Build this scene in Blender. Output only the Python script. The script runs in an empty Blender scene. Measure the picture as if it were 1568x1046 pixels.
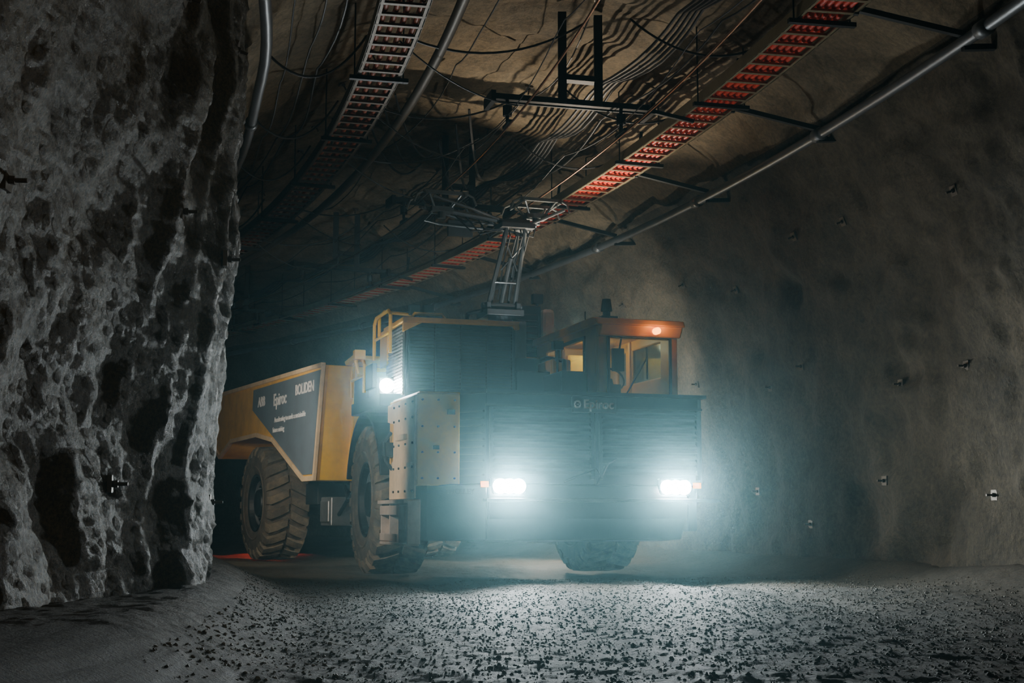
import bpy, bmesh, math, random
from mathutils import Vector, Matrix, noise
random.seed(7)
sc = bpy.context.scene
COL = sc.collection
rad = math.radians
# ------------------------------------------------------------------ tunnel frame
CX, CY, R0 = -40.35, 2.91, 42.0
def TP(s, off, z):
    a = s / R0
    return Vector((CX + (R0 + off) * math.cos(a), CY + (R0 + off) * math.sin(a), z))
def sstep(a, b, x):
    t = max(0.0, min(1.0, (x - a) / (b - a)))
    return t * t * (3 - 2 * t)
def N(x, y, z):
    return noise.noise(Vector((x, y, z)))
# ------------------------------------------------------------------ materials
def newmat(name):
    m = bpy.data.materials.new(name); m.use_nodes = True
    nt = m.node_tree
    return m, nt, nt.nodes['Principled BSDF']
def pmat(name, col, rough=0.5, metal=0.0, dirt=0.35, dirtcol=(0.09, 0.075, 0.055), scale=4.0, bump=0.1, bscale=60, emis=None, estr=0):
    m, nt, b = newmat(name)
    b.inputs['Roughness'].default_value = rough
    b.inputs['Metallic'].default_value = metal
    tc = nt.nodes.new('ShaderNodeTexCoord')
    n = nt.nodes.new('ShaderNodeTexNoise'); n.inputs['Scale'].default_value = scale; n.inputs['Detail'].default_value = 8; n.inputs['Roughness'].default_value = 0.7
    nt.links.new(tc.outputs['Object'], n.inputs['Vector'])
    r = nt.nodes.new('ShaderNodeValToRGB')
    r.color_ramp.elements[0].position = 0.42; r.color_ramp.elements[1].position = 0.72
    r.color_ramp.elements[0].color = (0, 0, 0, 1); r.color_ramp.elements[1].color = (dirt, dirt, dirt, 1)
    nt.links.new(n.outputs['Fac'], r.inputs['Fac'])
    mx = nt.nodes.new('ShaderNodeMixRGB')
    mx.inputs['Color1'].default_value = (*col, 1); mx.inputs['Color2'].default_value = (*dirtcol, 1)
    nt.links.new(r.outputs['Color'], mx.inputs['Fac'])
    nt.links.new(mx.outputs['Color'], b.inputs['Base Color'])
    n2 = nt.nodes.new('ShaderNodeTexNoise'); n2.inputs['Scale'].default_value = bscale; n2.inputs['Detail'].default_value = 4
    nt.links.new(tc.outputs['Object'], n2.inputs['Vector'])
    bp = nt.nodes.new('ShaderNodeBump'); bp.inputs['Strength'].default_value = bump; bp.inputs['Distance'].default_value = 0.01
    nt.links.new(n2.outputs['Fac'], bp.inputs['Height']); nt.links.new(bp.outputs['Normal'], b.inputs['Normal'])
    if emis:
        b.inputs['Emission Color'].default_value = (*emis, 1); b.inputs['Emission Strength'].default_value = estr
    return m
def rockmat(name, c1, c2, rough, fine, bstr, sheen=0.5, lo=.35, hi=1.35):
    m, nt, b = newmat(name)
    tc = nt.nodes.new('ShaderNodeTexCoord')
    def nz(scale, det=8, ro=0.6):
        n = nt.nodes.new('ShaderNodeTexNoise'); n.inputs['Scale'].default_value = scale
        n.inputs['Detail'].default_value = det; n.inputs['Roughness'].default_value = ro
        nt.links.new(tc.outputs['Object'], n.inputs['Vector']); return n
    a = nz(0.9, 10, 0.7)
    r = nt.nodes.new('ShaderNodeValToRGB')
    r.color_ramp.elements[0].position = 0.35; r.color_ramp.elements[1].position = 0.68
    r.color_ramp.elements[0].color = (*c1, 1); r.color_ramp.elements[1].color = (*c2, 1)
    nt.links.new(a.outputs['Fac'], r.inputs['Fac'])
    f = nz(fine, 6, 0.75)
    r2 = nt.nodes.new('ShaderNodeValToRGB')
    r2.color_ramp.elements[0].position = 0.38; r2.color_ramp.elements[1].position = 0.66
    r2.color_ramp.elements[0].color = (lo, lo, lo, 1); r2.color_ramp.elements[1].color = (hi, hi * .97, hi * .9, 1)
    nt.links.new(f.outputs['Fac'], r2.inputs['Fac'])
    mx = nt.nodes.new('ShaderNodeMixRGB'); mx.blend_type = 'MULTIPLY'; mx.inputs['Fac'].default_value = 1
    nt.links.new(r.outputs['Color'], mx.inputs['Color1']); nt.links.new(r2.outputs['Color'], mx.inputs['Color2'])
    nt.links.new(mx.outputs['Color'], b.inputs['Base Color'])
    b.inputs['Roughness'].default_value = rough
    b.inputs['Specular IOR Level'].default_value = sheen
    b1 = nt.nodes.new('ShaderNodeBump'); b1.inputs['Strength'].default_value = bstr; b1.inputs['Distance'].default_value = 0.05
    nt.links.new(nz(7, 8, 0.65).outputs['Fac'], b1.inputs['Height'])
    b2 = nt.nodes.new('ShaderNodeBump'); b2.inputs['Strength'].default_value = bstr; b2.inputs['Distance'].default_value = 0.025
    nt.links.new(f.outputs['Fac'], b2.inputs['Height']); nt.links.new(b1.outputs['Normal'], b2.inputs['Normal'])
    nt.links.new(b2.outputs['Normal'], b.inputs['Normal'])
    return m
def emat(name, col, s):
    m = bpy.data.materials.new(name); m.use_nodes = True; nt = m.node_tree
    nt.nodes.remove(nt.nodes['Principled BSDF'])
    e = nt.nodes.new('ShaderNodeEmission'); e.inputs['Color'].default_value = (*col, 1); e.inputs['Strength'].default_value = s
    nt.links.new(e.outputs[0], nt.nodes['Material Output'].inputs['Surface']); return m
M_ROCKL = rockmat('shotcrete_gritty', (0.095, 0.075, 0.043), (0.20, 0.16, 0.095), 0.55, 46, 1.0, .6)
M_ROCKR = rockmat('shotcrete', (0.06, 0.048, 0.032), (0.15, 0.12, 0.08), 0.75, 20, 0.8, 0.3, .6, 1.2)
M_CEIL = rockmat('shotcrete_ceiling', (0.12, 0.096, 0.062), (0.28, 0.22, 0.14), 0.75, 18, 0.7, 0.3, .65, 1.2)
M_GRND = rockmat('gravel_ground', (0.075, 0.060, 0.038), (0.145, 0.116, 0.074), 0.65, 46, 1.0, 0.5, .55, 1.3)
M_STONE = rockmat('crushed_stone', (0.10, 0.08, 0.052), (0.20, 0.16, 0.105), 0.55, 20, 0.4, 0.6, .7, 1.2)
M_YEL = pmat('yellow_paint', (0.95, 0.58, 0.006), 0.38, dirt=0.25)
M_OCH = pmat('ochre_panel', (0.80, 0.43, 0.02), 0.45, dirt=0.3)
M_CREAM = pmat('dusty_cream_panel', (0.80, 0.60, 0.36), 0.5, dirt=0.35)
M_BOXS = pmat('dusty_orange_panel', (0.85, 0.50, 0.08), 0.45, dirt=0.35)
M_DARK = pmat('dark_grey_paint', (0.010, 0.013, 0.015), 0.45, dirt=0.3, dirtcol=(0.03, 0.03, 0.027))
M_SLAT = pmat('grille_grey', (0.018, 0.022, 0.024), 0.4, dirt=0.3, dirtcol=(0.04, 0.04, 0.034))
M_BLACK = pmat('black_steel', (0.010, 0.012, 0.013), 0.5, dirt=0.3, dirtcol=(0.03, 0.027, 0.022))
M_BROWN = pmat('cab_ochre_paint', (0.72, 0.35, 0.012), 0.42, dirt=0.3)
M_RUB = pmat('dusty_rubber', (0.085, 0.07, 0.052), 0.85, dirt=0.7, dirtcol=(0.21, 0.16, 0.105), scale=6, bump=0.4)
M_LUG = pmat('tread_rubber', (0.09, 0.075, 0.055), 0.9, dirt=0.8, dirtcol=(0.28, 0.22, 0.13), scale=5, bump=0.4)
M_STEEL = pmat('galvanised_steel', (0.42, 0.43, 0.43), 0.38, 0.8, dirt=0.4)
M_PANTO = pmat('pantograph_steel', (0.20, 0.215, 0.215), 0.35, 0.5, dirt=0.6)
M_DSTEEL = pmat('dull_steel', (0.12, 0.10, 0.08), 0.5, 0.5, dirt=0.4)
M_PIPE = pmat('pipe_steel', (0.16, 0.17, 0.18), 0.42, 0.6, dirt=0.4)
M_WHITE = pmat('white_panel', (0.75, 0.76, 0.74), 0.4, dirt=0.2)
M_RED = pmat('red_cable', (0.75, 0.05, 0.015), 0.45, dirt=0.25)
M_CABLE = pmat('black_cable', (0.02, 0.02, 0.02), 0.5, dirt=0.2)
M_COPPER = pmat('copper_wire', (0.55, 0.30, 0.18), 0.3, 1.0, dirt=0.1)
M_DECAL = pmat('decal_slate', (0.16, 0.20, 0.24), 0.5, dirt=0.3)
M_TXT = pmat('white_lettering', (0.8, 0.8, 0.8), 0.5, dirt=0.1)
M_LAMP = emat('lamp_lens', (0.88, 0.98, 1.0), 300)
M_AMBER = emat('amber_lens', (1.0, 0.28, 0.03), 9)
M_SEAT = pmat('yellow_seat', (0.9, 0.60, 0.01), 0.7, dirt=0.1)
gm = bpy.data.materials.new('cab_glass'); gm.use_nodes = True
nt = gm.node_tree; nt.nodes.remove(nt.nodes['Principled BSDF'])
t = nt.nodes.new('ShaderNodeBsdfTransparent'); t.inputs[0].default_value = (0.75, 0.82, 0.82, 1)
g = nt.nodes.new('ShaderNodeBsdfGlossy'); g.inputs['Roughness'].default_value = 0.08
mx = nt.nodes.new('ShaderNodeMixShader'); mx.inputs[0].default_value = 0.12
nt.links.new(t.outputs[0], mx.inputs[1]); nt.links.new(g.outputs[0], mx.inputs[2]); nt.links.new(mx.outputs[0], nt.nodes['Material Output'].inputs['Surface'])
M_GLASS = gm
# ------------------------------------------------------------------ mesh builder
class MB:
    def __init__(s): s.v = []; s.f = []; s.m = []
    def add(s, vs, fs, mi=0):
        o = len(s.v); s.v += [tuple(v) for v in vs]
        for f in fs: s.f.append([o + i for i in f]); s.m.append(mi)
    def box(s, x0, x1, y0, y1, z0, z1, mi=0, M=None):
        vs = [Vector((x, y, z)) for x in (x0, x1) for y in (y0, y1) for z in (z0, z1)]
        if M is not None: vs = [M @ v for v in vs]
        s.add(vs, [(0, 1, 3, 2), (4, 6, 7, 5), (0, 4, 5, 1), (2, 3, 7, 6), (0, 2, 6, 4), (1, 5, 7, 3)], mi)
    def prism(s, poly, ax, a, b, mi=0):
        n = len(poly)
        def P(p, c):
            return {'x': (c, p[0], p[1]), 'y': (p[0], c, p[1]), 'z': (p[0], p[1], c)}[ax]
        vs = [P(p, a) for p in poly] + [P(p, b) for p in poly]
        fs = [list(range(n)), list(range(2 * n - 1, n - 1, -1))] + [(i, (i + 1) % n, n + (i + 1) % n, n + i) for i in range(n)]
        s.add(vs, fs, mi)
    def tube(s, pts, r, n=8, mi=0, r2=None):
        pts = [Vector(p) for p in pts]; L = len(pts)
        vs = []; up = None
        for i, p in enumerate(pts):
            d = (pts[min(i + 1, L - 1)] - pts[max(i - 1, 0)]).normalized()
            if up is None:
                up = Vector((0, 0, 1)) if abs(d.z) < 0.9 else Vector((1, 0, 0))
            a = d.cross(up).normalized(); b = d.cross(a).normalized(); up = -b if b.dot(up) < 0 else b
            a = d.cross(up).normalized()
            rr = r if r2 is None else r + (r2 - r) * i / (L - 1)
            for k in range(n):
                t = 2 * math.pi * k / n
                vs.append(p + a * (rr * math.cos(t)) + up * (rr * math.sin(t)))
        fs = []
        for i in range(L - 1):
            for k in range(n):
                k2 = (k + 1) % n
                fs.append((i * n + k, i * n + k2, (i + 1) * n + k2, (i + 1) * n + k))
        fs.append(list(range(n))[::-1]); fs.append([(L - 1) * n + k for k in range(n)])
        s.add(vs, fs, mi)
    def bar(s, p0, p1, w, h, mi=0):
        p0 = Vector(p0); p1 = Vector(p1); d = (p1 - p0).normalized()
        up = Vector((0, 0, 1)) if abs(d.z) < 0.95 else Vector((0, 1, 0))
        a = d.cross(up).normalized(); b = a.cross(d).normalized()
        vs = []
        for p in (p0, p1):
            for (i, j) in ((-1, -1), (1, -1), (1, 1), (-1, 1)):
                vs.append(p + a * (i * w / 2) + b * (j * h / 2))
        s.add(vs, [(3, 2, 1, 0), (4, 5, 6, 7), (0, 1, 5, 4), (1, 2, 6, 5), (2, 3, 7, 6), (3, 0, 4, 7)], mi)
    def rev(s, prof, c, n=48, mi=0):  # revolve (x,r) about x axis
        c = Vector(c); vs = []
        for i in range(n):
            t = 2 * math.pi * i / n
            for (x, r) in prof: vs.append(c + Vector((x, r * math.cos(t), r * math.sin(t))))
        m = len(prof); fs = []
        for i in range(n):
            j = (i + 1) % n
            for k in range(m - 1): fs.append((i * m + k, i * m + k + 1, j * m + k + 1, j * m + k))
        s.add(vs, fs, mi)
    def sweep(s, off, z, w, h, s0, s1, step=0.4, mi=0):
        n = max(2, int((s1 - s0) / step) + 1); vs = []
        for i in range(n):
            t = s0 + (s1 - s0) * i / (n - 1)
            for (a, b) in ((-w / 2, -h / 2), (w / 2, -h / 2), (w / 2, h / 2), (-w / 2, h / 2)):
                vs.append(TP(t, off + a, z + b))
        fs = []
        for i in range(n - 1):
            for k in range(4):
                fs.append((i * 4 + k, i * 4 + (k + 1) % 4, (i + 1) * 4 + (k + 1) % 4, (i + 1) * 4 + k))
        fs += [(3, 2, 1, 0), tuple((n - 1) * 4 + k for k in range(4))]
        s.add(vs, fs, mi)
    def obj(s, name, mats, parent=None, bevel=0.0, smooth=False):
        me = bpy.data.meshes.new(name); me.from_pydata(s.v, [], s.f)
        if not isinstance(mats, (list, tuple)): mats = [mats]
        for m in mats: me.materials.append(m)
        me.polygons.foreach_set('material_index', s.m)
        bm = bmesh.new(); bm.from_mesh(me); bmesh.ops.recalc_face_normals(bm, faces=bm.faces); bm.to_mesh(me); bm.free()
        if smooth: me.polygons.foreach_set('use_smooth', [True] * len(me.polygons))
        me.update()
        o = bpy.data.objects.new(name, me); COL.objects.link(o)
        if parent: o.parent = parent
        if bevel > 0:
            b = o.modifiers.new('bevel', 'BEVEL'); b.width = bevel; b.segments = 2; b.limit_method = 'ANGLE'; b.angle_limit = rad(50)
        return o
def empty(name, loc=(0, 0, 0), rz=0, parent=None):
    e = bpy.data.objects.new(name, None); COL.objects.link(e); e.location = loc; e.rotation_euler = (0, 0, rz)
    if parent: e.parent = parent
    return e
def spot(name, loc, d, power, col, size, blend=0.4, radius=0.05, parent=None):
    l = bpy.data.lights.new(name, 'SPOT'); l.energy = power; l.color = col; l.spot_size = rad(size); l.spot_blend = blend; l.shadow_soft_size = radius
    o = bpy.data.objects.new(name, l); COL.objects.link(o); o.location = loc
    o.rotation_mode = 'QUATERNION'; o.rotation_quaternion = Vector(d).to_track_quat('-Z', 'Y')
    if parent: o.parent = parent
    return o
def point(name, loc, power, col, radius=0.05, parent=None):
    l = bpy.data.lights.new(name, 'POINT'); l.energy = power; l.color = col; l.shadow_soft_size = radius
    o = bpy.data.objects.new(name, l); COL.objects.link(o); o.location = loc
    if parent: o.parent = parent
    return o
# ------------------------------------------------------------------ tunnel shell
def chaikin(p):
    q = [p[0]]
    for a, b in zip(p[:-1], p[1:]):
        q.append((a[0] * .75 + b[0] * .25, a[1] * .75 + b[1] * .25)); q.append((a[0] * .25 + b[0] * .75, a[1] * .25 + b[1] * .75))
    q.append(p[-1]); return q
half = [(3.95, -0.25), (4.0, 1.2), (3.95, 2.4), (3.75, 3.4), (3.48, 4.3), (3.15, 4.98), (2.55, 5.5), (1.4, 5.95), (0, 6.08)]
full = half + [(-a, b) for a, b in half[:-1][::-1]]
full = chaikin(chaikin(full))
def resample(poly, stepf):
    out = [poly[0]]; acc = 0
    for a, b in zip(poly[:-1], poly[1:]):
        L = math.hypot(b[0] - a[0], b[1] - a[1]); t = 0
        while True:
            st = stepf(out[-1])
            need = st - acc
            if t + need > L: acc += L - t; break
            t += need; acc = 0
            out.append((a[0] + (b[0] - a[0]) * t / L, a[1] + (b[1] - a[1]) * t / L))
    out.append(poly[-1]); return out
cs = resample(full, lambda p: 0.030 if p[0] < -3.0 else 0.06)
def disp(s, off, z):
    d = 0.16 * N(off * .45, s * .45, z * .45) + 0.085 * N(off * 1.3 + 5, s * 1.3, z * 1.3) + 0.045 * N(off * 3.3, s * 3.3 + 9, z * 3.3) + 0.018 * N(off * 9, s * 9, z * 9)
    if off > 3:
        d += -0.35 * max(0, N(s * 1.6, z * 1.6, 31.0) - .38) + 0.03 * N(s * 5, z * 5, 3) + 0.09 * (0.5 - abs(N(s * .8 + z * .3, z * .9, 44.0)))
    else:
        d += 0.05 * (0.5 - abs(N(s * 1.1, off * 1.1, 14.0)))
    wl = sstep(-2.6, -3.4, off)
    if wl > 0:
        hz = sstep(5.2, 3.7, z)
        s0 = 6.75; w = 1.25 if s > s0 else 1.9
        lo = 0.79 + 0.17 * sstep(0.7, 2.1, z) - 0.26 * sstep(2.5, 4, z)
        d += wl * hz * 0.80 * lo * math.exp(-((s - s0) / w) ** 2)
        wob = 0.45 * N(s * .5, z * .4, 11.0)
        f1 = 1 - 2 * abs(N(s * 1.0 + z * .25 + wob, z * .22, 3.1)); f2 = 1 - 2 * abs(N(s * 2.8 - z * .3 + wob * 2, z * .38, 7.7))
        amp = 0.25 + 0.65 * sstep(4.2, 5.8, s)
        m1 = .75 + .6 * N(s * .7, z * .6, 20.0)
        d += wl * amp * m1 * (0.18 * f1 + 0.09 * f2 - 0.13)
        d += wl * (0.014 * N(s * 2.6, z * 1.3, 1.2) + 0.008 * N(s * 7, z * 4, 4.2) + 0.018 * abs(N(s * 14, z * 14, off * 14)) + 0.016 * N(s * 26, z * 26, 3))
    return d
def surf(s, off, z):
    dx = -off; dz = 2.8 - z if z > 2.8 else 0.0
    L = math.hypot(dx, dz) or 1
    d = disp(s, off, z)
    return TP(s, off + dx / L * d, z + dz / L * d)
cols = []; s = -12.0
while s < 42:
    cols.append(s)
    s += 0.032 if 2.2 < s < 8.6 else (0.075 if 8.6 <= s < 22 else 0.3)
def shell(name, i0, i1, mat):
    vs = []; rows = cs[i0:i1 + 1]; nr = len(rows)
    for s in cols:
        for (o, z) in rows: vs.append(surf(s, o, z))
    fs = [(i * nr + k, (i + 1) * nr + k, (i + 1) * nr + k + 1, i * nr + k + 1) for i in range(len(cols) - 1) for k in range(nr - 1)]
    me = bpy.data.meshes.new(name); me.from_pydata([tuple(v) for v in vs], [], fs); me.materials.append(mat)
    me.polygons.foreach_set('use_smooth', [True] * len(fs)); me.update()
    o = bpy.data.objects.new(name, me); COL.objects.link(o); return o
iR = next(i for i, p in enumerate(cs) if p[0] < 3.12 and p[1] > 4)
iL = next(i for i, p in enumerate(cs) if p[0] < -3.12 and p[1] > 4)
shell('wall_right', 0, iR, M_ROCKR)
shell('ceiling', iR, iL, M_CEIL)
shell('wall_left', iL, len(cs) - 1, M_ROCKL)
def gz(s, off):
    z = 0.035 * N(off * .6, s * .5, 0) + 0.018 * N(off * 2.2, s * 2.2, 4) + 0.010 * N(off * 8, s * 8, 2) + 0.008 * N(off * 17, s * 17, 6)
    z += 0.26 * sstep(-2.5, -3.3, off) + 0.2 * sstep(3.2, 4.0, off)
    z += 0.05 * math.exp(-((s - 8.7) / 0.5) ** 2) * sstep(-1.5, 0, off)
    for ro in (-1.0, 1.6): z -= 0.035 * math.exp(-((off - ro) / 0.3) ** 2) * sstep(2, 4, s)
    return z
gcols = []; s = -12.0
while s < 42:
    gcols.append(s); s += 0.03 if 2.5 < s < 11 else (0.12 if 11 <= s < 26 else 0.35)
goffs = [-4.3 + 0.03 * i for i in range(int(8.7 / 0.03) + 1)]
vs = [tuple(TP(s, o, gz(s, o))) for s in gcols for o in goffs]; nr = len(goffs)
fs = [(i * nr + k, i * nr + k + 1, (i + 1) * nr + k + 1, (i + 1) * nr + k) for i in range(len(gcols) - 1) for k in range(nr - 1)]
me = bpy.data.meshes.new('floor'); me.from_pydata(vs, [], fs); me.materials.append(M_GRND)
me.polygons.foreach_set('use_smooth', [True] * len(fs)); me.update()
COL.objects.link(bpy.data.objects.new('floor', me))
# gravel
bm0 = bmesh.new(); bmesh.ops.create_icosphere(bm0, subdivisions=1, radius=1)
ico_v = [v.co.copy() for v in bm0.verts]; ico_f = [[v.index for v in f.verts] for f in bm0.faces]; bm0.free()
gb = MB()
for i in range(30000):
    s = 2.2 + 9.5 * random.random() ** 0.9; o = random.uniform(-3.0, 3.55)
    r = 0.004 + 0.010 * random.random() ** 3.0
    p = TP(s, o, gz(s, o) + r * 0.05)
    Rm = Matrix.Rotation(random.uniform(0, 6.28), 3, Vector((random.uniform(-1, 1), random.uniform(-1, 1), random.uniform(-1, 1))).normalized())
    sx, sy, sz = random.uniform(.7, 1.3), random.uniform(.6, 1.1), random.uniform(.5, .9)
    gb.add([p + Rm @ Vector((v.x * sx * r, v.y * sy * r, v.z * sz * r)) * random.uniform(.8, 1.15) for v in ico_v], ico_f)
gb.obj('gravel', M_STONE)
# rock bolts
rb = MB()
def bolt(s, off, z):
    p = surf(s, off, z); q = TP(s, 0, 2.6 if z > 2.6 else z); d = (q - p).normalized()
    a = d.cross(Vector((0, 0, 1))).normalized(); b = d.cross(a)
    rb.bar(p - d * .02, p + d * .008, .10, .10); rb.tube([p, p + d * .09], .011); rb.tube([p + d * .01, p + d * .035], .022, 6)
for (s, i) in [(s, k) for s in [3.4, 5.0, 6.3, 8.9, 10.4, 11.9, 13.4, 15.0, 16.5, 18.5, 20.5] for k in range(9)]:
    idx = [(3.98, .9), (3.95, 2.3), (3.6, 3.9), (2.4, 5.55), (0.6, 6.05), (-1.6, 5.9), (-3.55, 4.0), (-3.95, 2.4), (-3.98, 1.1)][i]
    j = min(range(len(cs)), key=lambda q: (cs[q][0] - idx[0]) ** 2 + (cs[q][1] - idx[1] - random.uniform(-.3, .3)) ** 2)
    bolt(s + random.uniform(-.4, .4), cs[j][0], cs[j][1])
rb.obj('rock_bolts', M_DSTEEL)
# ------------------------------------------------------------------ services under the roof
def tray(name, off, z, s0, s1, w, cablemat, ncab, railmat):
    e = empty(name)
    b = MB()
    for sg in (-1, 1):
        b.sweep(off + sg * w / 2, z + .02, .012, .11, s0, s1)
        b.sweep(off + sg * (w / 2 - .015), z - .03, .035, .01, s0, s1)
    s = s0
    while s < s1:
        b.bar(TP(s, off - w / 2, z - .025), TP(s, off + w / 2, z - .025), .045, .022); s += 0.26
    b.obj('ladder', railmat, e)
    c = MB()
    for k in range(ncab):
        pts = []; s = s0; ph = random.random() * 9
        while s <= s1:
            pts.append(TP(s, off - w / 2 + .06 + (w - .12) * k / (ncab - 1) + .018 * N(s * .8, ph, 0), z + .02 + .012 * N(s * .9, ph, 5))); s += 0.35
        c.tube(pts, 0.027, 8)
    c.obj('cables', cablemat, e, smooth=True)
    h = MB(); s = s0 + 1.0
    while s < s1:
        for sg in (-1, 1):
            top = 5.98 if abs(off) < 2 else 5.6
            h.tube([TP(s, off + sg * (w / 2 + .03), z - .08), TP(s, off + sg * (w / 2 + .03), top)], .009, 6)
        h.bar(TP(s, off - w / 2 - .08, z - .06), TP(s, off + w / 2 + .08, z - .06), .05, .04)
        s += 2.3
    h.obj('hangers', M_BLACK, e)
    return e
M_TRAYY = pmat('tray_steel', (0.30, 0.25, 0.15), 0.4, 0.4, dirt=0.4)
TR = tray('cable_tray', 1.8, 5.0, 4.5, 36, 0.46, M_RED, 6, M_TRAYY)
tray('cable_tray', -1.8, 5.0, 4.5, 36, 0.42, pmat('rusty_red_cable', (0.34, 0.07, 0.02), 0.5), 4, M_DSTEEL)
def pipe(name, off, z, r, s0, s1, mat, couple=3.0, wob=0.0):
    b = MB(); pts = []; s = s0
    while s <= s1:
        pts.append(TP(s, off + wob * N(s * .4, 1, 1), z + wob * N(s * .4, 5, 1))); s += 0.5
    b.tube(pts, r, 14)
    s = s0 + 1.3
    while s < s1 - 1 and couple:
        b.tube([TP(s - .07, off + wob * N(s * .4, 1, 1), z + wob * N(s * .4, 5, 1)), TP(s + .07, off + wob * N(s * .4, 1, 1), z + wob * N(s * .4, 5, 1))], r * 1.35, 14)
        s += couple
    return b.obj(name, mat, smooth=True)
pipe('water_pipe', 3.02, 4.78, .055, 3, 38, M_PIPE)
pipe('water_pipe', -2.96, 4.70, .05, 2, 38, M_PIPE, 4.0, 0.05)
pipe('air_duct_pipe', -1.30, 5.05, .05, 4, 38, M_DSTEEL, 0)
br = MB()
for s in (4.6, 7.6, 10.3, 13.0, 15.7, 18.6, 21.6):
    br.bar(TP(s, 2.05, 5.0), TP(s, 3.02, 4.84), .05, .05); br.bar(TP(s, 2.1, 5.55), TP(s, 2.02, 4.95), .04, .04)
    br.bar(TP(s, 3.0, 4.72), TP(s, 3.35, 4.75), .06, .05)
br.obj('pipe_brackets', M_BLACK, TR)
# overhead line
OL = empty('overhead_trolley_line')
wz = 4.70
w = MB()
for off, mi in ((0.87, 0), (-0.38, 0)):
    w.tube([TP(s * .5, off, wz) for s in range(2, 76)], .012, 6)
w.obj('contact_wires', M_COPPER, OL)
w = MB()
def sag(b, off, z, amp, span, r, s0=2, s1=36, j=0.0):
    pts = []; s = s0
    while s < s1:
        u = ((s / span) % 1.0); pts.append(TP(s, off + j * N(s * .3, off, 2), z - amp * 4 * u * (1 - u))); s += 0.35
    b.tube(pts, r, 6)
sag(w, 0.87, 5.02, .2, 4.2, .006); sag(w, -0.38, 5.02, .2, 4.2, .006)
sag(w, -2.3, 5.35, .18, 2.8, .011, j=.2); sag(w, -2.5, 5.2, .1, 3.4, .010, j=.2); sag(w, 1.35, 5.4, .15, 3.0, .010, j=.2)
sag(w, -0.9, 5.5, .2, 3.7, .008, j=.25); sag(w, -2.75, 4.95, .15, 2.1, .008, j=.1)
sag(w, 0.2, 5.6, .15, 3.1, .008, j=.3)
for k in range(5): sag(w, .98 + k * .07, 5.55 + .02 * k, .10 + .02 * k, 2.3, .017, 4, 30, j=.12)
def swag(p, q, dr, r=.012):
    p = Vector(p); q = Vector(q)
    w.tube([p.lerp(q, t / 14) - Vector((0, 0, dr * 4 * (t / 14) * (1 - t / 14))) for t in range(15)], r, 6)
for s in (9.2, 11.4, 13.4, 16.6, 19.0):
    swag(TP(s, -1.75, 5.1), TP(s + .5, .2, 5.55), .25); swag(TP(s + .3, .6, 5.55), TP(s - .2, 1.7, 5.15), .2)
    swag(TP(s + .2, -1.7, 5.1), TP(s + .9, -.4, 4.78), .12, .008); swag(TP(s, -2.9, 4.8), TP(s + .7, -1.95, 5.3), .3)
for (a, b_) in ((12.6, 14.6), (13.2, 15.2), (14.0, 15.4)):
    swag(TP(a, -.3, 5.5), TP(b_, .5, 5.3), .35, .016); swag(TP(a, -1.2, 5.6), TP(b_, -.2, 5.5), .3, .014)
w.obj('suspension_cables', M_CABLE, OL)
b = MB()
def frame(s):
    b.bar(TP(s, -.55, 5.02), TP(s, 1.2, 5.02), .07, .06)
    b.bar(TP(s + .12, -.55, 5.02), TP(s + .12, 1.2, 5.02), .03, .05)
    for o in (.22, .62):
        b.bar(TP(s, o, 5.0), TP(s, o, 6.0), .09, .08)
    b.bar(TP(s, .22, 5.28), TP(s, .62, 5.28), .12, .06)
    for o in (-.38, .87):
        b.bar(TP(s, o, 5.0), TP(s, o, 4.74), .035, .035)
        b.tube([TP(s, o, 4.93), TP(s, o, 4.82)], .05, 10)
        b.bar(TP(s - .14, o, 4.73), TP(s + .14, o, 4.73), .04, .03)
    for o in (-.55, 1.2):
        b.bar(TP(s - .1, o, 5.0), TP(s + .25, o, 5.0), .05, .12)
    b.bar(TP(s, 1.2, 5.0), TP(s, 1.7, 4.92), .04, .04)
for s in (10.6, 15.4, 20.6, 26): frame(s)
b.obj('support_frames', M_BLACK, OL)

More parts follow.
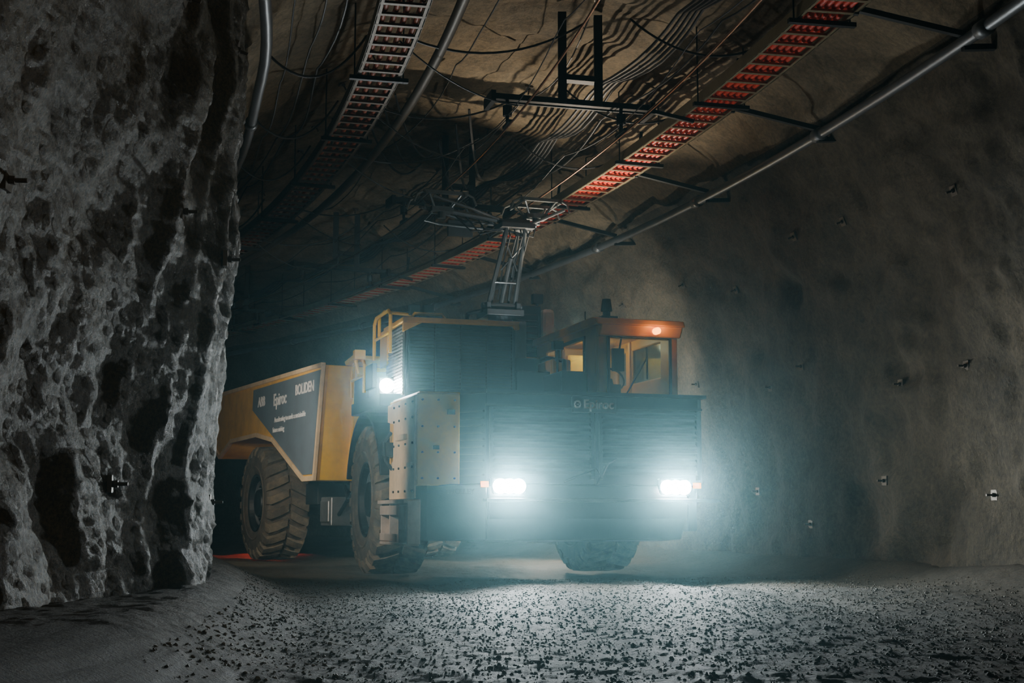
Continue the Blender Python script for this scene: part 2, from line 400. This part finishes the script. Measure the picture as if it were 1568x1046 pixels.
# ------------------------------------------------------------------ MINING TRUCK
truck = empty('mining_truck')
F = empty('front_unit', (-.183, 16.425, 0), rad(18), truck)
Rr = empty('rear_unit', (-2.54, 21.56, 0), rad(26.5), truck)
def wheel(name, cx, parent):
    cz = 0.885; c = (cx, 0, cz)
    e = empty(name, (0, 0, 0), 0, parent)
    b = MB()
    prof = [(-.27, .43), (-.305, .46), (-.325, .52), (-.338, .62), (-.335, .70), (-.32, .77), (-.29, .815), (-.2, .83), (0, .835)]
    prof = prof + [(-x, r) for x, r in prof[:-1][::-1]]
    b.rev(prof, c, 72)
    b.rev([(-.33, .55), (-.345, .56), (-.345, .575), (-.33, .585)], c, 72); b.rev([(.33, .55), (.345, .56), (.345, .575), (.33, .585)], c, 72)
    b.obj('tyre', M_RUB, e, smooth=True)
    l = MB(); n = 24
    def pol(x, a, r): return Vector((cx + x, r * math.cos(a), cz + r * math.sin(a)))
    for i in range(n):
        for sg in (-1, 1):
            a0 = 2 * math.pi * (i + (0.5 if sg > 0 else 0)) / n; da = 2 * math.pi / n * .60; sk = 2 * math.pi / n * .55
            secs = [(0.02, 0.0, .885), (0.17, sk * .6, .885), (0.295, sk, .875), (0.338, sk, .80), (0.343, sk, .735)]
            vs = []
            for (x, o, r) in secs:
                inn = r - .07 if x < .3 else r - .02
                for (rr, aa) in ((inn, a0 + o), (inn, a0 + o + da), (r, a0 + o + da * .94), (r, a0 + o + da * .06)):
                    vs.append(pol(sg * (x if rr == r else min(x, .315)), aa, rr))
            fs = []
            for k in range(len(secs) - 1):
                for q in range(4): fs.append((k * 4 + q, k * 4 + (q + 1) % 4, (k + 1) * 4 + (q + 1) % 4, (k + 1) * 4 + q))
            fs += [(0, 1, 2, 3), tuple(len(vs) - 4 + q for q in range(4))]
            l.add(vs, fs)
    l.obj('tread_lugs', M_LUG, e)
    r = MB()
    for sg in (-1, 1):
        r.rev([(sg * x, q) for x, q in [(.27, .44), (.30, .45), (.305, .43), (.285, .41), (.20, .39), (.16, .33), (.17, .24), (.22, .22), (.27, .20), (.285, .12), (.285, 0.001)]], c, 48)
        r.rev([(sg * x, q) for x, q in [(.20, .355), (.225, .35), (.225, .33), (.19, .32)]], c, 48, 1)
        for k in range(14):
            a = 2 * math.pi * k / 14
            p = pol(sg * .15, a, .285); r.tube([p, p + Vector((sg * .05, 0, 0))], .02, 6, 1)
    r.obj('rim', [M_BLACK, M_STEEL], e)
for n_, x_ in (('front_wheel_near', -1.36), ('front_wheel_far', 1.30)): wheel(n_, x_, F)
for n_, x_ in (('rear_wheel_near', -1.36), ('rear_wheel_far', 1.30)): wheel(n_, x_, Rr)
# chassis front
b = MB()
b.box(-.85, .9, -2.0, 1.7, .58, 1.25); b.box(-1.0, 1.0, -.2, .2, .7, 1.05)
b.box(-1.3, 1.5, -.95, 1.75, 1.25, 1.95); b.box(-.5, .5, 1.6, 2.5, .7, 1.6)
b.box(-1.0, .3, .1, 1.5, 1.95, 2.45)
b.obj('front_chassis', M_BLACK, F, .02)
# bumper
b = MB()
b.prism([(-2.36, 1.02), (-2.42, .86), (-2.38, .66), (-2.22, .43), (-1.6, .40), (-1.35, .6), (-1.35, 1.02)], 'x', -.85, 1.45)
b.prism([(1.45, -2.40), (1.60, -2.3), (1.68, -2.05), (1.68, -1.35), (1.45, -1.35)], 'z', .52, 1.02)
b.prism([(-1.58, -2.12), (-1.48, -2.28), (-.85, -2.38), (-.85, -1.35), (-1.58, -1.35)], 'z', .43, 1.02)
b.box(-.9, 1.78, -2.50, -2.3, .835, .875)
b.obj('bumper', M_DARK, F, .02)
b = MB(); b.box(-.9, 1.78, -2.515, -2.50, .84, .87); b.obj('bumper_edge', M_PIPE, F)
# hood
b = MB()
b.prism([(-1.15, -2.0), (-.85, -2.33), (1.62, -2.33), (1.70, -2.25), (1.70, -.9), (-1.15, -.9)], 'z', 1.02, 2.0)
b.obj('front_hood', M_DARK, F, .015)
b = MB()
for (xa, xb) in ((-.82, .36), (.42, 1.62)):
    b.box(xa, xa + .04, -2.375, -2.32, 1.08, 1.84); b.box(xb - .04, xb, -2.375, -2.32, 1.08, 1.84)
    for k in range(12):
        z = 1.12 + k * .062
        b.prism([(-2.33, z + .035), (-2.385, z), (-2.385, z + .012), (-2.34, z + .045)], 'x', xa + .03, xb - .03)
for k in range(10):
    b.bar((-1.13, -2.04, 1.12 + k * .075), (-.88, -2.33, 1.12 + k * .075), .03, .02)
b.box(-.86, 1.71, -2.37, -2.2, 1.985, 2.025); b.box(-.86, 1.66, -2.36, -2.3, 1.85, 1.875)
b.box(.37, .41, -2.375, -2.3, 1.03, 1.9)
b.bar((-1.15, -2.02, 2.005), (-.85, -2.35, 2.005), .05, .04)
b.obj('grille', M_SLAT, F)
b = MB(); b.box(.10, .62, -2.40, -2.33, 1.80, 1.97); b.obj('badge_plate', M_BLACK, F, .01)
b = MB()
b.tube([(.0, -2.4, 1.05), (.36, -2.42, 1.20), (.42, -2.42, 1.10), (.48, -2.42, 1.22)], .012); b.tube([(.36, -2.41, 1.02), (.5, -2.42, 1.25), (.6, -2.41, 1.3)], .01)
b.obj('hoses', M_BLACK, F)
def text(name, body, size, loc, rot, mat, parent, ext=.003, bold=.003):
    c = bpy.data.curves.new(name, 'FONT'); c.body = body; c.size = size; c.extrude = ext; c.align_x = 'CENTER'; c.align_y = 'CENTER'; c.offset = bold
    o = bpy.data.objects.new(name, c); COL.objects.link(o); o.location = loc; o.rotation_euler = rot; o.data.materials.append(mat); o.parent = parent
    return o
text('badge_lettering', 'Epiroc', .135, (.40, -2.407, 1.885), (rad(90), 0, 0), M_TXT, F, bold=.003)
b = MB(); 
for k in range(12):
    a = k * math.pi / 6; a2 = (k + 1) * math.pi / 6
    b.bar((.155 + .034 * math.cos(a), -2.405, 1.885 + .034 * math.sin(a)), (.155 + .034 * math.cos(a2), -2.405, 1.885 + .034 * math.sin(a2)), .006, .020)
b.box(.14, .17, -2.408, -2.40, 1.88, 1.89); b.obj('badge_emblem', M_TXT, F)
# headlights
b = MB(); 
for x in (-.62, 1.30):
    b.box(x - .19, x + .19, -2.40, -2.28, .90, 1.10)
b.obj('headlight_housing', M_BLACK, F, .02)
b = MB()
for x in (-.62, 1.30):
    for dx in (-.10, 0, .10): b.tube([(x + dx, -2.40, 1.0), (x + dx, -2.425, 1.0)], .078, 20)
b.obj('headlight_lens', M_LAMP, F)
b = MB()
b.box(-.92, -.85, -2.42, -2.36, .99, 1.05); b.box(1.53, 1.60, -2.42, -2.36, .99, 1.05)
b.tube([(1.33, -1.86, 2.80), (1.33, -1.93, 2.80)], .04, 14)
b.obj('indicator_lens', M_AMBER, F)
point('cab_marker_lamp', (1.33, -2.0, 2.80), 3, (1, .42, .06), .03, F)
for x in (-.62, 1.30):
    spot('headlight_beam', (x, -2.47, 1.0), (0.0, -1, -.11), 640, (.84, .97, 1.0), 110, .9, .06, F)
# side module
b = MB()
b.box(-1.60, -1.13, -2.30, -1.02, 1.0, 1.97, 0)
b.box(-1.55, -1.1, -2.2, -.95, 1.97, 2.0, 0)
b.obj('side_module', M_OCH, F, .015)
b = MB()
b.prism([(-2.29, .87), (-2.29, 1.95), (-1.0, 1.93), (-1.0, 1.74), (-1.30, 1.70), (-1.30, 1.30), (-1.12, 1.24), (-1.12, .87)], 'x', -1.62, -1.60)
b.box(-1.66, -1.60, -1.95, -1.55, 1.50, 1.56); b.box(-1.64, -1.60, -2.2, -2.0, 1.2, 1.25)
b.obj('side_panel', M_CREAM, F, .004)
b = MB()
for y in (-2.22, -1.9, -1.6, -1.35):
    for z in (.95, 1.2, 1.45, 1.72, 1.88): b.tube([(-1.615, y, z), (-1.635, y, z)], .013, 8)
for x in (-1.54, -1.37, -1.19):
    for z in (1.08, 1.35, 1.62, 1.90): b.tube([(x, -2.295, z), (x, -2.315, z)], .011, 8)
b.box(-1.27, -1.19, -2.32, -2.29, 1.75, 1.80); b.box(-1.42, -1.36, -2.32, -2.29, 1.38, 1.42)
b.tube([(-1.61, -1.15, 1.62), (-1.70, -1.15, 1.5), (-1.68, -1.2, 1.3), (-1.62, -1.25, 1.2)], .02); b.box(-1.7, -1.6, -1.28, -1.08, 1.35, 1.5)
b.obj('fasteners_and_hoses', M_BLACK, F)
text('module_label', 'TROLLEY', .075, (-1.14, -2.36, .94), (rad(90), 0, 0), M_SLAT, F)
# step bracket
b = MB()
b.prism([(-2.33, .47), (-2.20, .40), (-1.1, .38), (-1.06, .45), (-1.06, .84), (-2.33, .84)], 'x', -1.58, -1.56)
b.box(-1.74, -1.56, -2.33, -1.06, .82, .86); b.box(-1.72, -1.56, -2.28, -1.10, .38, .41)
for y in (-2.32, -1.95, -1.5, -1.08): b.box(-1.70, -1.56, y - .015, y + .015, .40, .84)
b.box(-1.72, -1.70, -2.30, -2.05, .55, .80); b.box(-1.72, -1.70, -1.9, -1.1, .42, .50); b.box(-1.72, -1.70, -1.9, -1.1, .70, .8)
b.obj('access_step', pmat('step_painted_grey', (.60, .50, .42), .4, .2, dirt=.4), F, .006)
# radiator tower
b = MB(); b.box(-1.4, -.05, -.9, 0.05, 1.95, 2.93)
b.obj('radiator_tower', M_DARK, F, .02)
b = MB()
for k in range(22): b.box(-1.36, -.09, -.925, -.90, 2.03 + k * .04, 2.045 + k * .04)
for k in range(5): b.box(-1.37 + k * .315, -1.35 + k * .315, -.935, -.9, 2.0, 2.9)
b.obj('radiator_grille', M_BLACK, F)
b = MB()
for k in range(20): b.box(-1.425, -1.40, -.86, .0, 2.10 + k * .04, 2.118 + k * .04)
for k in range(14): b.box(-1.42, -1.395, -.86 + k * .065, -.848 + k * .065, 2.08, 2.89)
b.obj('side_mesh_guard', M_STEEL, F)
b = MB()
b.box(-1.44, -.02, -.95, -.88, 2.92, 2.98); b.box(-1.44, -1.37, -.95, .1, 2.92, 2.98); b.box(-.09, -.02, -.95, .1, 2.88, 2.97)
b.box(-1.44, -1.41, -.1, .3, 2.5, 2.95)
b.prism([(-1.44, 2.92), (-1.44, 2.80), (-1.2, 2.92)], 'y', -.94, -.9)
b.obj('tower_trim', M_OCH, F, .01)
# railings
b = MB()
def loop(x0, y0, x1, y1, z0, z1, r=.022):
    b.tube([(x0, y0, z0), (x0, y0, z1 - .07), (x0 + (x1 - x0) * .12, y0 + (y1 - y0) * .12, z1), (x0 + (x1 - x0) * .88, y0 + (y1 - y0) * .88, z1), (x1, y1, z1 - .07), (x1, y1, z0)], r, 8)
loop(-1.5, -.55, -1.5, .35, 2.6, 3.12); loop(-1.45, .3, -.9, .5, 2.9, 3.22); loop(-1.62, .35, -1.62, 1.15, 2.2, 2.62); loop(-1.2, -.3, -.75, -.3, 2.95, 3.12)
b.tube([(-1.5, -.5, 2.85), (-1.5, .3, 2.85)], .018); b.box(-1.15, -.8, -.2, .3, 2.97, 3.05)
b.tube([(-1.62, .35, 2.42), (-1.62, 1.15, 2.42)], .018)
b.obj('handrails', M_YEL, F, smooth=False)
# fenders
def fender(b, x0, x1, c=(0, .885), r=1.0, a0=15, a1=165, th=.05):
    n = 14; outer = []; inner = []
    for i in range(n + 1):
        a = rad(a0 + (a1 - a0) * i / n)
        outer.append((c[0] + (r + th) * math.cos(a), c[1] + (r + th) * math.sin(a))); inner.append((c[0] + r * math.cos(a), c[1] + r * math.sin(a)))
    b.prism(outer + inner[::-1], 'x', x0, x1)
b = MB(); fender(b, -1.70, -1.0); fender(b, .95, 1.68)
b.box(-1.66, -1.0, -.75, .95, 1.95, 2.10); b.box(-1.60, -1.1, .2, 1.1, 2.1, 2.45)
b.obj('front_fenders', M_DARK, F, .01)
# side lamps
b = MB()
b.box(-1.60, -1.42, -.42, -.30, 2.12, 2.32); b.tube([(-1.5, -.32, 2.2), (-1.45, .0, 2.15), (-1.4, .1, 2.0)], .02); b.box(-1.66, -1.6, -.3, .1, 2.2, 2.5)
b.obj('side_lamp_housing', M_BLACK, F, .01)
b = MB(); b.tube([(-1.51, -.42, 2.22), (-1.51, -.445, 2.22)], .085, 20); b.obj('side_lamp_lens', M_LAMP, F)
spot('side_lamp_beam', (-1.53, -.49, 2.22), (-.25, -1, -.10), 95, (.88, .98, 1.0), 150, .6, .05, F)
b = MB(); b.tube([(-1.66, .5, 2.45), (-1.7, .5, 2.6), (-1.68, .45, 2.72)], .025); b.box(-1.74, -1.6, .38, .5, 2.62, 2.74); b.obj('camera_arm', M_YEL, F, .01)
# mid deck
b = MB()
b.box(-.05, .65, -.9, .4, 1.95, 2.40); b.box(.30, .63, -1.5, -.5, 1.98, 2.35); b.box(.1, .6, -.4, .2, 2.4, 2.62)
b.tube([(.45, -1.2, 2.0), (.45, -1.2, 2.5), (.45, -.6, 2.6), (.45, .1, 2.6)], .03)
b.obj('mid_deck', M_BLACK, F, .015)
b = MB(); b.box(.38, .63, -.95, -.45, 2.35, 2.55); b.prism([(-.45, 2.55), (.3, 2.72), (.3, 2.4), (-.45, 2.4)], 'x', .4, .62); b.obj('deck_cover', M_BROWN, F, .02)
# cab
b = MB()
X0, X1, Y0, Y1 = .65, 1.66, -1.75, .38
for (x, y) in ((X0, Y0), (X1 - .08, Y0), (X0, Y1 - .08), (X1 - .08, Y1 - .08), (X0, -.5), (X1 - .08, -.5)):
    b.box(x, x + .08, y, y + .08, 2.0, 2.86)
for (x, xx) in ((X0, X0 + .05), (X1 - .05, X1)):
    b.box(x, xx, Y0 + .05, -1.36, 2.0, 2.86); b.box(x, xx, Y0, Y1, 2.0, 2.33); b.box(x, xx, Y0, Y1, 2.74, 2.88); b.box(x, xx, -.52, -.3, 2.3, 2.86); b.box(x, xx, .0, Y1, 2.3, 2.86)
b.box(X0, X1, Y0, Y0 + .05, 2.0, 2.07); b.box(X0, X1, Y0, Y0 + .05, 2.72, 2.86); b.box(X0, X1, Y1 - .05, Y1, 2.0, 2.4); b.box(X0, X1, Y1 - .05, Y1, 2.74, 2.86)
b.box(X0, X0 + .13, Y0, Y0 + .05, 2.0, 2.86); b.box(X1 - .1, X1, Y0, Y0 + .05, 2.0, 2.86)
b.prism([(-1.88, 2.86), (-1.84, 2.93), (-1.7, 2.96), (.4, 2.96), (.45, 2.86)], 'x', X0 - .05, X1 + .05)
b.prism([(-1.88, 2.86), (-1.75, 2.86), (-1.75, 2.74), (-1.80, 2.74)], 'x', X0, X1 + .02)
b.obj('cab_shell', M_BROWN, F, .02)
b = MB()
b.box(X0 + .1, X1 - .08, Y0 + .02, Y0 + .03, 2.05, 2.74); b.box(X0 + .02, X0 + .03, -1.4, -.5, 2.32, 2.76); b.box(X1 - .03, X1 - .02, -1.4, -.5, 2.32, 2.76)
b.box(X0 + .02, X0 + .03, -.3, .0, 2.32, 2.76); b.box(X0 + .1, X1 - .1, Y1 - .03, Y1 - .02, 2.4, 2.76)
b.obj('cab_windows', M_GLASS, F)
b = MB()
b.box(X0 + .12, X0 + .15, Y0 - .02, Y0, 2.05, 2.76); b.box(X1 - .12, X1 - .09, Y0 - .02, Y0, 2.05, 2.76); b.box(X0 + .12, X1 - .09, Y0 - .02, Y0, 2.05, 2.08); b.box(X0 + .12, X1 - .09, Y0 - .02, Y0, 2.73, 2.76)
b.box(X0 - .02, X0, -1.38, -1.34, 2.3, 2.78); b.box(X0 - .02, X0, -.54, -.50, 2.3, 2.78); b.box(X0 - .02, X0, -1.38, -.5, 2.3, 2.34); b.box(X0 - .02, X0, -1.38, -.5, 2.74, 2.78)
b.box(.72, 1.0, -1.6, -1.2, 2.0, 2.2)
b.tube([(.98, -1.70, 2.76), (.92, -1.82, 2.7), (.86, -1.86, 2.5)], .012); b.box(.78, .92, -1.9, -1.86, 2.32, 2.58)
b.tube([(1.0, -1.78, 2.08), (1.25, -1.79, 2.5)], .01); b.tube([(1.25, -1.79, 2.62), (1.25, -1.79, 2.25)], .012)
b.obj('window_seals_and_mirror', M_BLACK, F)
b = MB()
b.prism([(-.62, 2.05), (-.15, 2.05), (-.02, 2.70), (-.14, 2.72), (-.28, 2.22), (-.62, 2.2)], 'x', .88, 1.35); b.obj('driver_seat', M_SEAT, F, .04)
b = MB(); pts = [(1.12 + .17 * math.cos(k * math.pi / 8), -1.0 + .06 * math.sin(k * math.pi / 8), 2.32 + .14 * math.sin(k * math.pi / 8)) for k in range(17)]
b.tube(pts, .014); b.tube([(1.12, -1.0, 2.32), (1.12, -1.15, 2.05)], .02); b.box(.8, 1.5, -1.35, -1.15, 2.0, 2.12); b.obj('steering_wheel', M_BLACK, F)
point('cab_interior_lamp', (1.15, -.4, 2.82), 7, (1, .92, .55), .04, F)
b = MB(); b.box(.75, .95, -1.65, -1.45, 2.95, 2.99); b.tube([(.85, -1.55, 2.95), (.85, -1.55, 3.06)], .045, 14); b.tube([(.85, -1.55, 3.06), (.85, -1.55, 3.2)], .07, 14, r2=.05)
b.tube([(.95, -.6, 2.95), (.95, -.6, 3.2)], .008)
b.obj('roof_beacon', M_BLACK, F)
# electrical cabinet
b = MB(); b.box(.28, .74, .45, 1.0, 1.95, 3.42); b.box(.30, .70, .42, .45, 2.5, 3.3)
for k in range(9): b.box(.33, .68, .40, .43, 2.55 + k * .08, 2.58 + k * .08)
b.obj('electrical_cabinet', M_DARK, F, .03)
b = MB(); b.box(.74, .92, .40, 1.0, 2.1, 3.38); b.obj('cabinet_side_cover', M_WHITE, F, .05)
b = MB()
for (x, y, z) in ((.70, .5, 3.42), (-.98, .4, 3.18), (-.78, .5, 3.2)):
    b.tube([(x, y, z - .2), (x, y, z + .05)], .02); b.box(x - .07, x + .07, y - .06, y + .05, z + .03, z + .16)
b.box(-1.05, -.1, .1, .9, 2.4, 3.05); b.tube([(-.95, .5, 3.0), (-.95, .5, 3.3)], .08, 14); b.tube([(-.3, .5, 3.0), (-.3, .3, 3.25), (-.1, .3, 3.3)], .03)
b.obj('deck_equipment', M_BLACK, F, .01)
# pantograph
P = empty('pantograph', (0, 0, 0), 0, F)
b = MB()
b.box(-.12, .42, .1, .75, 2.6, 3.15); b.box(-.1, .40, .12, .6, 3.22, 3.30); b.tube([(.15, .35, 3.1), (.15, .35, 3.24)], .16, 20)
b.tube([(-.12, .3, 3.36), (.42, .3, 3.36)], .045, 12)
b.box(-.08, -.02, .2, .4, 3.28, 3.40); b.box(.32, .38, .2, .4, 3.28, 3.40)
b.obj('pantograph_base', M_PIPE, P, .01)
b = MB()
for sx in (-1, 1):
    b.tube([(.15 + sx * .18, .32, 3.36), (.22 + sx * .12, -.10, 4.32)], .030, 8)
    b.tube([(.15 + sx * .12, .45, 3.30), (.22 + sx * .09, .08, 4.34)], .020, 8)
b.tube([(.0, .18, 3.65), (.30, .18, 3.65)], .015); b.tube([(.3, .12, 3.8), (.12, -.02, 4.1)], .011); b.tube([(.08, .12, 3.8), (.32, -.02, 4.1)], .011)
b.tube([(.15, .33, 3.4), (.19, .05, 3.95)], .032, 10)
b.obj('pantograph_lower_arms', M_PANTO, P)
b = MB()
b.box(.0, .44, -.2, .15, 4.30, 4.36); b.box(.05, .4, -.1, .1, 4.36, 4.43)
b.tube([(.5, -.05, 4.38), (.2, -.05, 4.38), (-.35, .0, 4.46), (-.95, .05, 4.54)], .034, 8)
b.tube([(.5, .1, 4.35), (-.3, .12, 4.40), (-1.0, .12, 4.55)], .02, 8)
b.tube([(.3, -.1, 4.32), (.85, -.15, 4.58)], .02, 8); b.tube([(.1, .1, 4.32), (-.3, .1, 4.57), (-.6, .05, 4.60)], .02, 8)
b.tube([(.22, -.1, 4.34), (-.4, -.2, 4.5), (-.9, -.22, 4.62)], .016, 8)
b.box(-.62, -.30, .1, .16, 4.20, 4.40)
b.obj('pantograph_crossbeam', M_PIPE, P)
b = MB()
for cx, rr in ((-.75, 1), (.50, 1)):
    for y in (-.22, .16):
        b.bar((cx - .28, y, 4.67), (cx + .28, y, 4.67), .05, .04)
        b.tube([(cx - .28, y, 4.67), (cx - .36, y, 4.63), (cx - .40, y, 4.53)], .016); b.tube([(cx + .28, y, 4.67), (cx + .36, y, 4.63), (cx + .40, y, 4.53)], .016)
        b.tube([(cx - .2, y, 4.65), (cx - .08, y * .3, 4.47)], .015); b.tube([(cx + .2, y, 4.65), (cx + .08, y * .3, 4.47)], .015)
    for x in (-.25, .25): b.tube([(cx + x, -.3, 4.63), (cx + x, .24, 4.63)], .015)
    b.tube([(cx, -.05, 4.38), (cx, -.05, 4.54)], .05, 10); b.box(cx - .14, cx + .14, -.12, .08, 4.46, 4.52)
    b.tube([(cx - .1, .0, 4.48), (cx - .2, .05, 4.36), (cx, .1, 4.34), (.25, .1, 4.3)], .016)
b.obj('pantograph_collector_heads', M_PANTO, P)
b = MB(); 
for x in (.1, .18, .26, .34): b.tube([(x, -.05, 4.40), (x + .03, -.12, 4.2), (x + .01, .1, 3.9), (x, .3, 3.45)], .010)
for k in range(3): b.tube([(-.6 + .15 * k, .05, 4.5), (-.35 + .12 * k, .0, 4.25 - .03 * k), (.05, -.05, 4.3), (.3 + .08 * k, -.05, 4.22), (.55, .0, 4.5)], .011)
b.obj('pantograph_power_leads', M_CABLE, P)

# rear unit: dump body
D = empty('dump_body', (0, 0, 0), 0, Rr)
side = [(3.0, 2.78), (3.1, 2.0), (2.3, 1.66), (1.55, 1.90), (0.0, 1.92), (-.9, 1.80), (-2.45, 1.17), (-2.93, 1.17), (-3.25, 2.74)]
b = MB()
for (a, c) in ((-1.66, -1.58), (1.58, 1.66)): b.prism(side, 'x', a, c)
low = [(3.1, 2.0), (2.3, 1.66), (1.55, 1.90), (0, 1.92), (-.9, 1.80), (-2.45, 1.17), (-2.93, 1.17)]
for p, q in zip(low[:-1], low[1:]):
    b.prism([p, q, (q[0], q[1] + .06), (p[0], p[1] + .06)], 'x', -1.60, 1.60)
b.obj('dump_body_shell', M_BOXS, D, .008)
b = MB(); b.prism([(-2.93, 1.17), (-3.25, 2.74), (-3.17, 2.74), (-2.85, 1.17)], 'x', -1.60, 1.60)
b.prism([(-3.25, 2.74), (-3.55, 2.80), (-3.55, 2.86), (-3.2, 2.80)], 'x', -1.35, 1.35)
for x in (-1.15, -.4, .4, 1.15): b.prism([(-3.0, 1.2), (-3.36, 2.72), (-3.2, 2.72), (-2.9, 1.2)], 'x', x - .05, x + .05)
b.obj('dump_headboard', M_YEL, D, .01)
b = MB()
for sx in (-1, 1):
    x = sx * 1.665
    for p, q in zip(low[:-1], low[1:]): b.bar((x, p[0], p[1] + .03), (x, q[0], q[1] + .03), .05, .07)
    b.bar((x, 3.0, 2.78), (x, -3.25, 2.74), .07, .06)
    b.bar((x, -2.93, 1.17), (x, -3.25, 2.74), .05, .05)
b.obj('dump_body_rim', M_CREAM, D, .005)
b = MB(); b.prism([(.24, 2.68), (.27, 2.36), (-2.42, 1.26), (-2.86, 1.26), (-3.14, 2.68)], 'x', -1.672, -1.66); b.obj('dump_decal', M_DECAL, D)
sr = (rad(90), 0, rad(-90))
text('decal_lettering_a', 'Epiroc', .26, (-1.675, -1.25, 2.42), sr, M_TXT, D, bold=.004); text('decal_lettering_b', 'BOLIDEN', .21, (-1.675, -2.45, 2.48), sr, M_TXT, D, bold=.004)
text('decal_lettering_c', 'ABB', .22, (-1.675, -.25, 2.45), sr, M_TXT, D, bold=.003)
text('decal_lettering_d', 'Accelerating towards a sustainable', .11, (-1.675, -1.75, 2.12), sr, M_TXT, D, bold=.001); text('decal_lettering_e', 'future mining', .11, (-1.675, -1.2, 1.97), sr, M_TXT, D, bold=.001)
b = MB()
b.box(-.6, .6, -3.2, 2.2, .95, 1.15); b.box(-.75, -.55, -3.2, 2.2, .85, 1.3); b.box(.55, .75, -3.2, 2.2, .85, 1.3); b.box(-1.0, 1.0, -.2, .2, .7, 1.1)
b.box(-.4, .4, -3.9, -3.0, .7, 1.5); b.tube([(0, -3.6, .6), (0, -3.6, 1.7)], .16, 16)
b.tube([(-.95, -2.9, 1.0), (-.95, -.6, 1.5)], .09, 12); b.tube([(.95, -2.9, 1.0), (.95, -.6, 1.5)], .09, 12); b.tube([(-.65, -4.4, .95), (-.7, -2.9, .95)], .06, 12)
b.obj('rear_chassis', M_BLACK, Rr, .01)
b = MB(); b.box(-1.35, -.9, -2.75, -2.3, .55, .95); b.box(-1.38, -1.35, -2.7, -2.35, .6, .9); b.obj('hydraulic_tank', M_STEEL, Rr, .03)
b = MB(); b.box(-1.4, -.9, -2.3, -1.75, .85, 1.15); b.tube([(-1.2, -3.0, .9), (-1.25, -2.6, .6), (-1.2, -2.4, .8)], .03); b.tube([(-1.1, -3.3, 1.2), (-1.15, -2.9, .9), (-1.1, -2.6, 1.1)], .03); b.obj('rear_step_and_hoses', M_BLACK, Rr, .01)
# ------------------------------------------------------------------ lights
spot('deck_work_light', (1.15, .22, 3.10), (-.42, -1.1, 2.4), 500, (1.0, .89, .70), 86, .8, .03, F)
spot('pantograph_fill_light', (.40, -1.05, 2.75), (-.2, .95, 1.45), 45, (.90, .98, 1.0), 84, .6, .03, F)  # added uplight that brightens the pantograph
spot('rear_work_light', (1.62, 1.2, 2.3), (.35, 1, .05), 260, (.92, .98, .95), 150, .5, .05, F)
point('hidden_ground_fill', (1.75, 3.4, 1.0), 170, (1, .95, .80), .05, F)  # added unseen light for the floor and wall base behind the truck
b = MB(); b.box(1.08, 1.22, .2, .30, 2.96, 3.08); b.box(1.55, 1.69, 1.10, 1.18, 2.22, 2.38); b.box(.34, .46, -1.16, -1.06, 2.64, 2.74); b.tube([(.40, -1.1, 2.35), (.40, -1.1, 2.66)], .015); b.obj('work_light_housings', M_BLACK, F)  # includes a housing and post made for the added pantograph light
spot('tail_lamp', (-.5, 3.25, .6), (-.3, -.3, -1), 60, (1, .08, .03), 130, .5, .05, Rr)
def w_spot(name, loc, tgt, *a, **k): return spot(name, loc, Vector(tgt) - Vector(loc), *a, **k)
def added_key_lamp(loc, tgt, power, col, size):  # added key lamp and tripod, hidden by the outcrop, lighting the truck's near side
    e = empty('added_key_lamp_stand'); x, y, z = loc; b = MB()
    b.tube([(x, y, .1), (x, y, z - .1)], .02)
    for k in range(3):
        a = k * 2.094 + .4; b.tube([(x, y, .65), (x + .4 * math.cos(a), y + .4 * math.sin(a), .02)], .014)
    d = (Vector(tgt) - Vector(loc)).normalized(); p = Vector(loc)
    b.bar(p - d * .08, p, .26, .18)
    b.obj('tripod', M_BLACK, e)
    spot('lamp_beam', p + d * .05, d, power, col, size, .6, .08, e)
added_key_lamp((-3.25, 12.6, 1.8), (-1.9, 15.7, 1.35), 240, (1.0, .89, .74), 72)
added_key_lamp((-4.15, 16.2, 2.2), (-4.1, 19.8, 1.75), 230, (1.0, .92, .76), 95)
w_spot('left_wall_fill', (2.6, 2.0, 3.2), (-2.5, 7.4, 2.0), 125, (1.0, .82, .52), 60, .9, .25)  # added fill light out of view, brightens the left rock wall
# ------------------------------------------------------------------ world haze
wd = bpy.data.worlds.new('world'); sc.world = wd; wd.use_nodes = True; nt = wd.node_tree
nt.nodes['Background'].inputs[0].default_value = (.25, .5, .6, 1); nt.nodes['Background'].inputs[1].default_value = 0.0
def vs_(dens, g, col):
    v = nt.nodes.new('ShaderNodeVolumeScatter'); v.inputs['Color'].default_value = col; v.inputs['Density'].default_value = dens; v.inputs['Anisotropy'].default_value = g; return v
va = vs_(.0007, .3, (.25, .85, 1, 1)); vb = vs_(.0022, .92, (.30, .88, 1, 1)); vc = vs_(.0022, .98, (.65, .95, 1, 1))
ad = nt.nodes.new('ShaderNodeAddShader'); nt.links.new(va.outputs[0], ad.inputs[0]); nt.links.new(vb.outputs[0], ad.inputs[1])
ad2 = nt.nodes.new('ShaderNodeAddShader'); nt.links.new(ad.outputs[0], ad2.inputs[0]); nt.links.new(vc.outputs[0], ad2.inputs[1])
nt.links.new(ad2.outputs[0], nt.nodes['World Output'].inputs['Volume'])
# ------------------------------------------------------------------ camera
cam = bpy.data.cameras.new('camera'); cam.lens = 46.3; cam.sensor_width = 36
co = bpy.data.objects.new('camera', cam); COL.objects.link(co); co.location = (0, 0, .7); co.rotation_euler = (rad(97.5), 0, 0)
sc.camera = co
